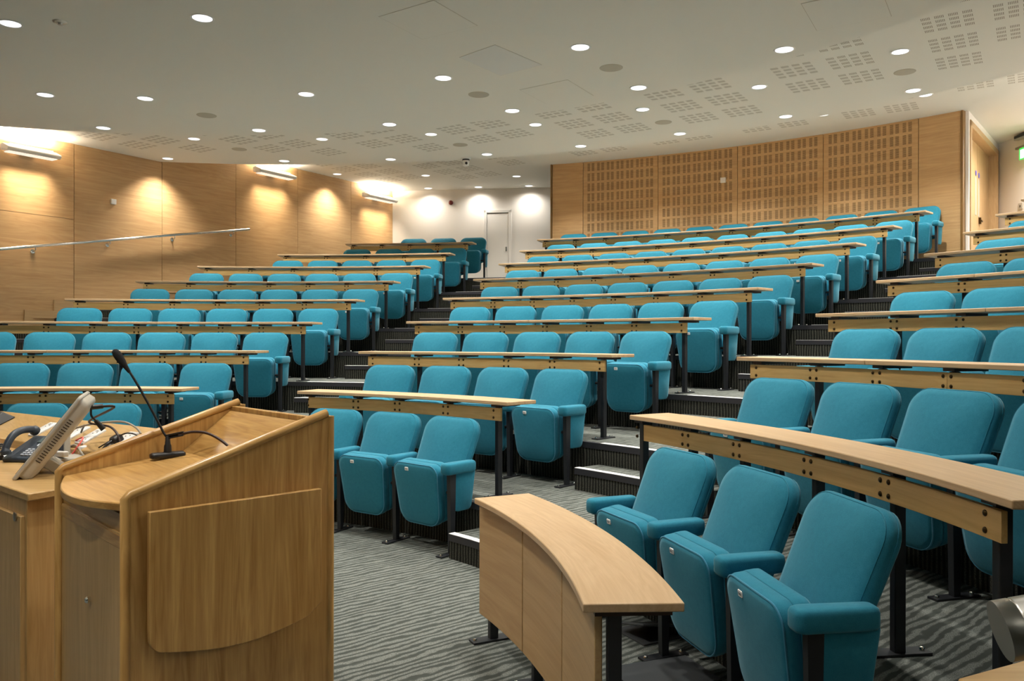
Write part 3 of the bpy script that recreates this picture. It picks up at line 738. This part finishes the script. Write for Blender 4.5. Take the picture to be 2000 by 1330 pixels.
# shelf with a bowed front edge, then the reading slope
pts = [(.47, .03), (.47, LW - .03)]
for k in range(17):
    f = k / 16; t_ = LW - .03 - (LW - .06) * f; pts.append((.012 - .085 * sin(pi * f), t_))
b = MB(); b.prism(pts, -.028, 0.)
sh = lambda v: Vector((v.x, v.y, v.z + 1.0 + .113 * (v.x - .018)))
b.v = [sh(v) for v in b.v]; b.g = [Vector((v.y, v.x, v.z)) for v in b.v]; b.build('shelf', 'lectern', lec, None, .004)
vs = []
for (s, z) in ((.466, 1.051), (.675, 1.213)):
    for t_ in (.03, LW - .03): vs += [Vector((s, t_, z)), Vector((s, t_, z - .02))]
b = MB(); b.add(vs, [(0, 2, 6, 4), (1, 5, 7, 3), (0, 1, 3, 2), (4, 6, 7, 5), (0, 4, 5, 1), (2, 3, 7, 6)], [Vector((v.y, v.x, v.z)) for v in vs]); b.build('reading_slope', 'lectern', lec)
b = MB(); b.box((.695, LW / 2, .62), (.024, LW - .06, 1.225), None, 1., 2); b.build('front_panel', 'lectern', lec, None, .003)
b = MB(); b.box((.02, LW / 2, .925), (.02, LW - .06, .06), None, 1., 1); b.build('apron', 'lectern', lec)
dr = MB().box((.012, LW / 2, .47), (.02, LW - .07, .85), None, 1., 2).build('door', 'console', lec, None, .002)
MB().lathe([(.009, 0), (.009, .008), (.012, .012), (.008, .018)], (.002, .39, .61), 14, Matrix.Rotation(-pi / 2, 3, 'Y')).build('lock', 'chrome', dr)
b = MB(); b.box((.012, LW / 2, .868), (.024, LW - .07, .045), None, 1., 1); b.build('door_rail', 'lectern', lec, None, .003)
# applied board with a curved bottom edge
bp = [(.055, .975), (.055, .60)]
for k in range(1, 7): a = pi + pi / 2 * k / 7; bp.append((.055 + .055 + .055 * cos(a), .575 + .055 * sin(a) - .006))
for k in range(1, 16): f = k / 16; bp.append((.11 + (.655 - .11) * f, .512 - .040 * sin(pi * f) + .012 * f))
bp += [(.672, .555), (.672, .975)]
xf = Matrix(((1, 0, 0, 0), (0, 0, 1, 0), (0, 1, 0, 0), (0, 0, 0, 1)))
b = MB(); b.prism(bp, -.036, -.014, xf, 1); bd = b.build('applied_board', 'lectern', lec, None, .0025)
b = MB()
for s in (.12, .60): b.box((s, -.007, .75), (.04, .022, .40))
b.build('spacer', 'lectern', bd)

# microphone standing on the shelf
mp = LO + Vector((cos(LTH) * .378 - sin(LTH) * .69, sin(LTH) * .378 + cos(LTH) * .69, 1.042))
t = thing('gooseneck_microphone', 'black gooseneck microphone on a flat base on the lectern shelf', 'microphone', mp, 0)
b = MB(); ob = fillet([(-.068, -.026, .014), (.068, -.026, .014), (.068, .026, .014), (-.068, .026, .014)], 4)
b.ring(ob, [(.002, 0), (0, .006), (.0, .016), (.007, .022)], Matrix.Rotation(rad(38), 4, 'Z')); b.build('base', 'black', t)
MB().lathe([(.016, .02), (.014, .05), (.011, .055), (.009, .085), (.006, .09)], (0, 0, 0), 14).build('collar', 'black', t)
gn = [Vector(v) for v in ((0, 0, .08), (-.016, 0, .10), (-.03, -.003, .13), (-.085, -.006, .235), (-.135, -.01, .325), (-.170, -.01, .375))]
MB().tube(smooth_path(gn, 6), .0052, 8).build('gooseneck', 'black', t)
ax = (gn[-1] - gn[-2]).normalized(); q = ax.to_track_quat('Z', 'Y').to_matrix()
MB().lathe([(.006, -.03), (.010, 0), (.0145, .02), (.017, .045), (.0165, .065), (.012, .078), (.005, .083)], gn[-1], 14, q).build('windshield', 'foam', t)
b = MB(); rr = Matrix.Rotation(rad(-12), 3, 'Y'); b.box((.028, .0, .098), (.075, .012, .006), rr); b.box((.028, 0., .084), (.075, .012, .006), rr); b.box((.028, .005, .091), (.075, .004, .014), rr); b.build('clip', 'black', t, None, .001)
MB().tube(smooth_path([(.045, 0, .092), (.10, .0, .105), (.17, -.02, .102), (.24, -.05, .075), (.31, -.085, .03), (.36, -.12, .0)], 6), .0058, 8).build('cable', 'bracket', t)

# ------------------------------------------------------------------ console desk beside the lectern
co = thing('console_desk', 'angled oak console desk crowded with cables, behind the lectern', 'desk', (1.4, 1.9, 0))
cq = Vector((1.4, 1.9, 0))
def cprism(pts, z0, z1, name, m, ax=0, bev=.003):
    b = MB(); b.prism(pts, z0, z1, None, ax); return b.build(name, m, co, cq, bev)
A_, B_, C_, D_, E_, F_ = (1.965, .985), (2.165, 1.36), (2.09, 1.955), (.58, 3.0), (-.3, 3.6), (.45, 2.30)
cprism([A_, B_, C_, D_, E_, F_], .868, .90, 'worktop', 'console', 0, .005)
def inset(p, k): c_ = Vector((1.15, 2.1)); v = Vector(p) - c_; return tuple(c_ + v * (1 - k / v.length))
cprism([inset(p, .04) for p in (A_, B_, C_, D_, E_, F_)], .0, .868, 'cabinet', 'console', 2, .003)
# door face with a round lock on the front side
fd = (Vector(F_) - Vector(A_)).normalized(); fn = Vector((-fd.y, fd.x)) * -1
fn = Vector((fd.y, -fd.x)); fn = fn if fn.dot(Vector(A_) - Vector((1.15, 2.1))) > 0 else -fn
pc = Vector(inset(A_, .04)) + fd * .075 + fn * .004
cprism([tuple(Vector(inset(A_, .04)) + fd * a + fn * o) for a, o in ((.025, -.004), (.9, -.004), (.9, .016), (.025, .016))], .05, .80, 'door', 'console', 2, .003)
b = MB(); b.lathe([(.017, 0), (.019, .006), (.012, .008)], (0, 0, 0), 18, Matrix.Rotation(math.atan2(fn.y, fn.x) + pi / 2, 3, 'Z') @ Matrix.Rotation(pi / 2, 3, 'X'))
b.v = [v + Vector((pc.x + fn.x * .012, pc.y + fn.y * .012, .805)) - Vector((0, 0, .012)) for v in b.v]; b.build('cable_port', 'brushed', co, cq)
# raised sloping plinth at the back
fl, fr_ = Vector((.909, 2.48)), Vector((1.79, 1.87)); fl = fl + (fl - fr_).normalized() * .9; fr_ = fr_ + (fr_ - fl).normalized() * .18
vs = [Vector((*fl, .90)), Vector((*fr_, .90)), Vector((C_[0], C_[1], .90)), Vector((-.15, 3.52, .90)), Vector((*fl, .945)), Vector((*fr_, .945)), Vector((C_[0], C_[1], 1.06)), Vector((-.15, 3.52, 1.06))]
b = MB(); b.add(vs, [(3, 2, 1, 0), (4, 5, 6, 7), (0, 1, 5, 4), (1, 2, 6, 5), (2, 3, 7, 6), (3, 0, 4, 7)], [Vector(((v.x - v.y) * .7, (v.x + v.y) * .7, v.z)) for v in vs]); b.build('plinth', 'console', co, cq, .004)
# frame on the sloping plinth: u along it, v up the slope
PU = (fr_ - fl).normalized(); PB = Vector((PU.y, -PU.x)); PB = -PB if PB.dot(Vector(C_) - fr_) < 0 else PB
pdep = abs((Vector(C_) - fr_).dot(PB)); PS = Vector((PB.x * pdep, PB.y * pdep, .115)).normalized(); PN = Vector((PU.x, PU.y, 0)).cross(PS).normalized(); PN = PN if PN.z > 0 else -PN
def PM(s, v, h=0.):   # s from the right end of the plinth front, v up the slope
    o = Vector((*fr_, .945)) - Vector((PU.x, PU.y, 0)) * s + PS * v + PN * h
    return Matrix(((PU.x, PS.x, PN.x, o.x), (PU.y, PS.y, PN.y, o.y), (0, PS.z, PN.z, o.z), (0, 0, 0, 1)))
def socket(s, v, label):
    t = thing('double_socket', label, 'socket', (0, 0, 0), 0, 'white sockets on the console plinth'); t.matrix_world = PM(s, v, .0)
    b = MB(); b.ring(fillet([(-.043, -.073, .006), (.043, -.073, .006), (.043, .073, .006), (-.043, .073, .006)], 3), [(0, 0), (0, .006), (.003, .009)]); b.build('plate', 'plastic', t)
    b = MB()
    for y in (-.035, .035): b.box((0.014, y, .0095), (.004, .008, .002)); b.box((-.012, y - .011, .0095), (.007, .004, .002)); b.box((-.012, y + .011, .0095), (.007, .004, .002))
    b.build('holes', 'black', t)
    b = MB()
    for y in (-.06, .06): b.box((0.0, y * .9, .011), (.012, .012, .005))
    b.build('rocker', 'plastic', t, None, .001)
    return t
socket(.98, .13, 'white double socket nearest the phone handset on the console plinth')
socket(.62, .13, 'white double socket behind the monitor on the console plinth')
socket(.44, .12, 'white double socket beneath the drooping video plug on the plinth')
socket(.13, .13, 'white double socket with a black plug in it, nearest the lectern')
# monitor leaning back on its stand, seen from the side
MA = rad(113); mw = Vector((cos(MA), sin(MA), 0)); mu = Vector((.265 * sin(MA), -.265 * cos(MA), .362)).normalized(); mn = mw.cross(mu).normalized()
mn = mn if mn.z < 0 else -mn       # towards the back of the monitor (down and right)
mo = Vector((1.705, 1.295, .9035))
t = thing('monitor', 'light grey flat monitor leaning back on the console, seen edge-on', 'monitor', (0, 0, 0)); t.matrix_world = Matrix(((mw.x, mu.x, mn.x, mo.x), (mw.y, mu.y, mn.y, mo.y), (mw.z, mu.z, mn.z, mo.z), (0, 0, 0, 1)))
MH, MWd = .455, .42
b = MB(); b.ring(fillet([(-MWd / 2, -MH / 2, .014), (MWd / 2, -MH / 2, .014), (MWd / 2, MH / 2, .02), (-MWd / 2, MH / 2, .02)], 4), [(.004, 0), (0, .006), (0, .014), (.004, .018)], Matrix.Translation((MWd / 2, MH / 2, 0))); b.build('bezel', 'grey', t)
b = MB(); b.ring(fillet([(-MWd / 2 + .012, -MH / 2 + .02, .02), (MWd / 2 - .012, -MH / 2 + .02, .02), (MWd / 2 - .012, MH / 2 - .006, .03), (-MWd / 2 + .012, MH / 2 - .006, .03)], 4), [(0, .014), (0, .048), (.012, .062), (.05, .07)], Matrix.Translation((MWd / 2, MH / 2, 0))); bs = b.build('back_housing', 'grey', t)
b = MB()
for k in range(18): b.box((.0105, .12 + k * .013, .040), (.004, .004, .022))
b.build('vent', 'gap', bs)
MB().box((MWd / 2, MH / 2, -.0008), (MWd - .05, MH - .05, .002)).build('screen', 'black', t)
b = MB(); b.box((.2, .11, .10), (.10, .05, .09)); b.build('hinge', 'grey', t, None, .006)
st_ = thing('monitor_stand', 'pale grey folding stand arm lying behind the tilted monitor', 'stand', (1.60, 1.95, .90), rad(-48))
MB().box((0, 0, .012), (.30, .17, .02)).build('foot', 'grey', st_, None, .008)
b = MB(); b.box((.02, -.05, .035), (.30, .03, .028), Matrix.Rotation(rad(-5), 3, 'Y')); b.build('arm', 'plastic', st_, None, .006)
MB().box((-.02, 0, .085), (.022, .03, .14)).build('upright', 'grey', st_, None, .004)
# telephone
t = thing('desk_phone', 'slate blue desk telephone with its handset on, beside the grey monitor', 'telephone', (1.44, 1.93, .90), rad(-12))
RX = Matrix.Rotation(rad(22), 4, 'X')
b = MB(); b.add([(-.10, -.11, 0), (.10, -.11, 0), (.10, .11, 0), (-.10, .11, 0), (-.10, -.11, .022), (.10, -.11, .022), (.095, .10, .115), (-.095, .10, .115)], [(3, 2, 1, 0), (4, 5, 6, 7), (0, 1, 5, 4), (1, 2, 6, 5), (2, 3, 7, 6), (3, 0, 4, 7)]); b.build('body', 'phone', t, None, .008)
slope = Matrix.Translation((0, -.11, .022)) @ Matrix.Rotation(math.atan2(.093, .21), 4, 'X')
b = MB()
for r_ in range(4):
    for c_ in range(3):
        k = MB().box((.0, 0, 0), (.016, .010, .006)); k.v = [slope @ (v + Vector((.0 + c_ * .024, .03 + r_ * .017, .004))) for v in k.v]; k.build('key', 'phone_key', t)
k = MB().box((0, 0, 0), (.085, .05, .004)); k.v = [slope @ (v + Vector((.03, .175, .003))) for v in k.v]; k.build('display', 'lcd', t)
k = MB(); k.lathe([(.001, .006), (.016, .006), (.018, 0)], n=16); k.v = [slope @ (v + Vector((.03, .125, .001))) for v in k.v]; k.build('dial_pad', 'phone_key', t)
hp = smooth_path([slope @ Vector(v) for v in ((-.065, .0, .02), (-.068, .015, .05), (-.066, .07, .085), (-.064, .13, .085), (-.064, .195, .055), (-.064, .215, .03))], 6)
rs = [.026 if (i < 5 or i > len(hp) - 6) else .0185 for i in range(len(hp))]
MB().tube(hp, rs, 12).build('handset', 'phone', t)
# bits of cable, plugs and papers
def cable(pts, r, m, name, label, cat='cable'):
    b = MB(); o = sum((Vector(p) for p in pts), Vector()) / len(pts); b.tube(smooth_path(pts, 7), r, 8); return tag(b.build(name, m, None, o), label, cat)
def pm(s, v, h=0.): return PM(s, v, h).translation
t = thing('video_lead', 'brown video lead with black plugs arching from the monitor top', 'cable', pm(.30, .1, .1))
o_ = pm(.30, .1, .1)
pA = mo + mw * .20 + mu * .40 + mn * .075
b = MB(); b.tube(smooth_path([pA + Vector((.03, .03, .02)), pA + Vector((.09, .05, .015)), pm(.33, .10, .115), pm(.20, .13, .075), pm(.10, .10, .03), pm(.08, .07, -.01)], 7), .006, 8); b.build('lead', 'bracket', t, o_)
b = MB(); b.tube([pA + Vector((.0, .01, .018)), pA + Vector((.045, .035, .022))], .012, 10); b.build('plug', 'black', t, o_)
b = MB(); b.tube(smooth_path([pA + Vector((.0, .01, .018)), pA + Vector((.0, .01, -.02)), pA + Vector((.018, .015, -.045))], 5), .005, 8); b.tube([pA + Vector((.018, .015, -.045)), pA + Vector((.05, .03, -.09))], [.010, .014], 10); b.build('loose_plug', 'black', t, o_)
cable([pm(.70, .06, .02), pm(.58, .08, .05), pm(.42, .14, .07), pm(.22, .20, .065), pm(.10, .20, .04), pm(.055, .19, .01)], .0055, 'grey_cable', 'network_lead', 'taupe network lead looping low across the console sockets')
cable([pm(.48, .06, .012), pm(.41, .07, .03), pm(.38, .02, .015), pm(.42, -.04, -.03), pm(.50, -.10, -.04)], .0045, 'red_cable', 'patch_lead', 'coral red patch lead curving down off the console plinth')
cable([pm(.20, .03, .01), pm(.14, .08, .03), pm(.08, .13, .045), pm(.03, .15, .03), pm(.01, .15, .006)], .0038, 'black', 'power_lead', 'thin black lead running past the black plug nearest the lectern')
cable([pm(.56, .16, .03), pm(.52, .15, .05), pm(.50, .11, .03)], .005, 'black', 'adaptor_lead', 'short black lead in the white socket right behind the monitor')
cable([(1.52, 2.06, .93), (1.60, 2.02, .965), (1.69, 1.93, .925), (1.74, 1.88, .906)], .006, 'grey_cable', 'white_lead', 'greyish lead drooping over the monitor stand')
t = thing('power_plug', 'chunky black power plug in the socket nearest the lectern', 'plug', (0, 0, 0)); t.matrix_world = PM(.135, .10, .009)
b = MB(); b.ring(fillet([(-.028, -.026, .010), (.028, -.026, .010), (.024, .03, .012), (-.024, .03, .012)], 4), [(0, 0), (0, .022), (.005, .032), (.012, .035)]); b.build('body', 'black', t)
b = MB(); b.tube(smooth_path([(0, -.02, .015), (0, -.05, .016), (0, -.09, .004), (.0, -.13, -.01)], 5), [.009 - .0003 * i for i in range(16)], 8); b.build('cord', 'black', t)
t = thing('round_webcam', 'white ball-shaped gadget hanging among the leads behind the monitor', 'gadget', (1.66, 2.0, .90))
MB().lathe([(.001, .005), (.022, .010), (.034, .034), (.026, .06), (.001, .068)], (0, 0, .0), 18).build('ball', 'plastic', t)
MB().tube(smooth_path([(.0, -.02, .01), (.03, -.05, .006), (.08, -.03, .005), (.11, -.06, .005)], 5), .003, 6).build('cord', 'plastic', t)
b = MB(); 
pts = []
for k in range(90): a = k * .55; pts.append((1.02 + (.035 + .012 * sin(k * 1.7)) * cos(a), 2.30 + (.05 + .012 * cos(k * 1.3)) * sin(a), .906 + .022 * abs(sin(k * .37))))
b.tube(pts, .0035, 6); tag(b.build('coiled_lead', 'black', None, (1.02, 2.3, .90)), 'tangled coil of black lead on the console, beside the phone', 'cable')
o = MB().box((1.14, 2.13, .9015), (.30, .15, .002), Matrix.Rotation(rad(-40), 3, 'Z')).build('paper_sheet', 'paper', None, (1.14, 2.13, .9005)); tag(o, 'sheet of white paper lying on the console in front of the coil', 'paper')
o = MB().tube([(1.14, 1.96, .914), (1.285, 1.90, .914)], .013, 12).build('marker_pen', 'black', None, (1.2, 1.93, .914)); tag(o, 'black marker pen on the console in front of the paper', 'pen')
t = thing('microphone_base', 'dark wedge-shaped unit standing on the high back of the console', 'device', (0, 0, 0)); t.matrix_world = PM(1.62, .12, 0.)
b = MB(); b.add([(-.12, -.10, 0), (.12, -.10, 0), (.12, .10, 0), (-.12, .10, 0), (-.12, -.10, .01), (.12, -.10, .01), (.08, .06, .06), (-.12, .08, .07)], [(3, 2, 1, 0), (4, 5, 6, 7), (0, 1, 5, 4), (1, 2, 6, 5), (2, 3, 7, 6), (3, 0, 4, 7)]); b.build('base', 'black', t, None, .01)
MB().box((-.03, .02, .10), (.06, .03, .10), Matrix.Rotation(rad(20), 3, 'Y')).build('neck', 'black', t, None, .006)

# ------------------------------------------------------------------ floor box lid under the front chairs; steel rail end at the near corner
t = thing('floor_box', 'dark grey floor box lid standing open under the front chairs', 'floor box', (4.66, 1.93, 0), rad(28))
MB().box((0, 0, .004), (.30, .26, .008)).build('frame', 'lid', t)
MB().box((-.02, -.02, .055), (.27, .23, .012), Matrix.Rotation(rad(-14), 3, 'X') @ Matrix.Rotation(rad(10), 3, 'Y')).build('lid', 'lid', t, None, .004)
t = thing('floor_box', 'flat dark floor plate on the carpet beside the last front chair', 'floor box', (4.62, 1.40, 0), rad(20))
MB().box((0, 0, .004), (.42, .30, .008)).build('lid', 'lid', t)
rl = thing('stage_handrail', 'thick brushed steel rail end over a wooden ledge, at the near corner', 'handrail', (4.60, -1.35, 1.21), 0)
ro = Vector((4.60, -1.35, 1.21))
ax = Vector((.95, -.18, .24)).normalized(); q = ax.to_track_quat('Z', 'Y').to_matrix()
c0 = Vector((4.411, -1.51, 1.241))
b = MB(); b.lathe([(.029, -.003), (.029, .012), (.028, .0135), (.029, .015), (.029, .9)], c0, 32, q); b.build('rail', 'brushed', rl, ro)
cc = c0 + ax * .55
b = MB(); b.tube([cc, Vector((cc.x, cc.y, .91))], .018, 12); b.build('post', 'brushed', rl, ro)
b = MB(); b.prism([(4.755, -.80), (4.96, -.70), (5.6, -.9), (5.6, -1.7), (4.9, -1.55)], .872, .90); b.build('ledge', 'console', rl, ro, .005)
b = MB(); b.prism([(4.82, -.84), (4.98, -.78), (5.5, -.95), (5.5, -1.6), (4.95, -1.5)], 0, .872); b.build('ledge_support', 'console', rl, ro)

# ------------------------------------------------------------------ light, camera, view
w = bpy.data.worlds.new('World'); S.world = w; w.use_nodes = True
w.node_tree.nodes['Background'].inputs[0].default_value = (.9, .9, .85, 1); w.node_tree.nodes['Background'].inputs[1].default_value = .05
cd = bpy.data.cameras.new('camera'); co_ = bpy.data.objects.new('camera', cd); C.objects.link(co_)
cd.sensor_width = 36; cd.lens = 1586.7 / 2000 * 36; cd.clip_start = .05; cd.clip_end = 100
co_.location = CAM; co_.rotation_euler = (pi / 2, rad(-.09), 0)
S.camera = co_
S.view_settings.view_transform = 'Standard'; S.view_settings.look = 'None'; S.view_settings.gamma = 1.; S.view_settings.exposure = .75
S.cycles.max_bounces = 8; S.cycles.diffuse_bounces = 5; S.cycles.use_denoising = True
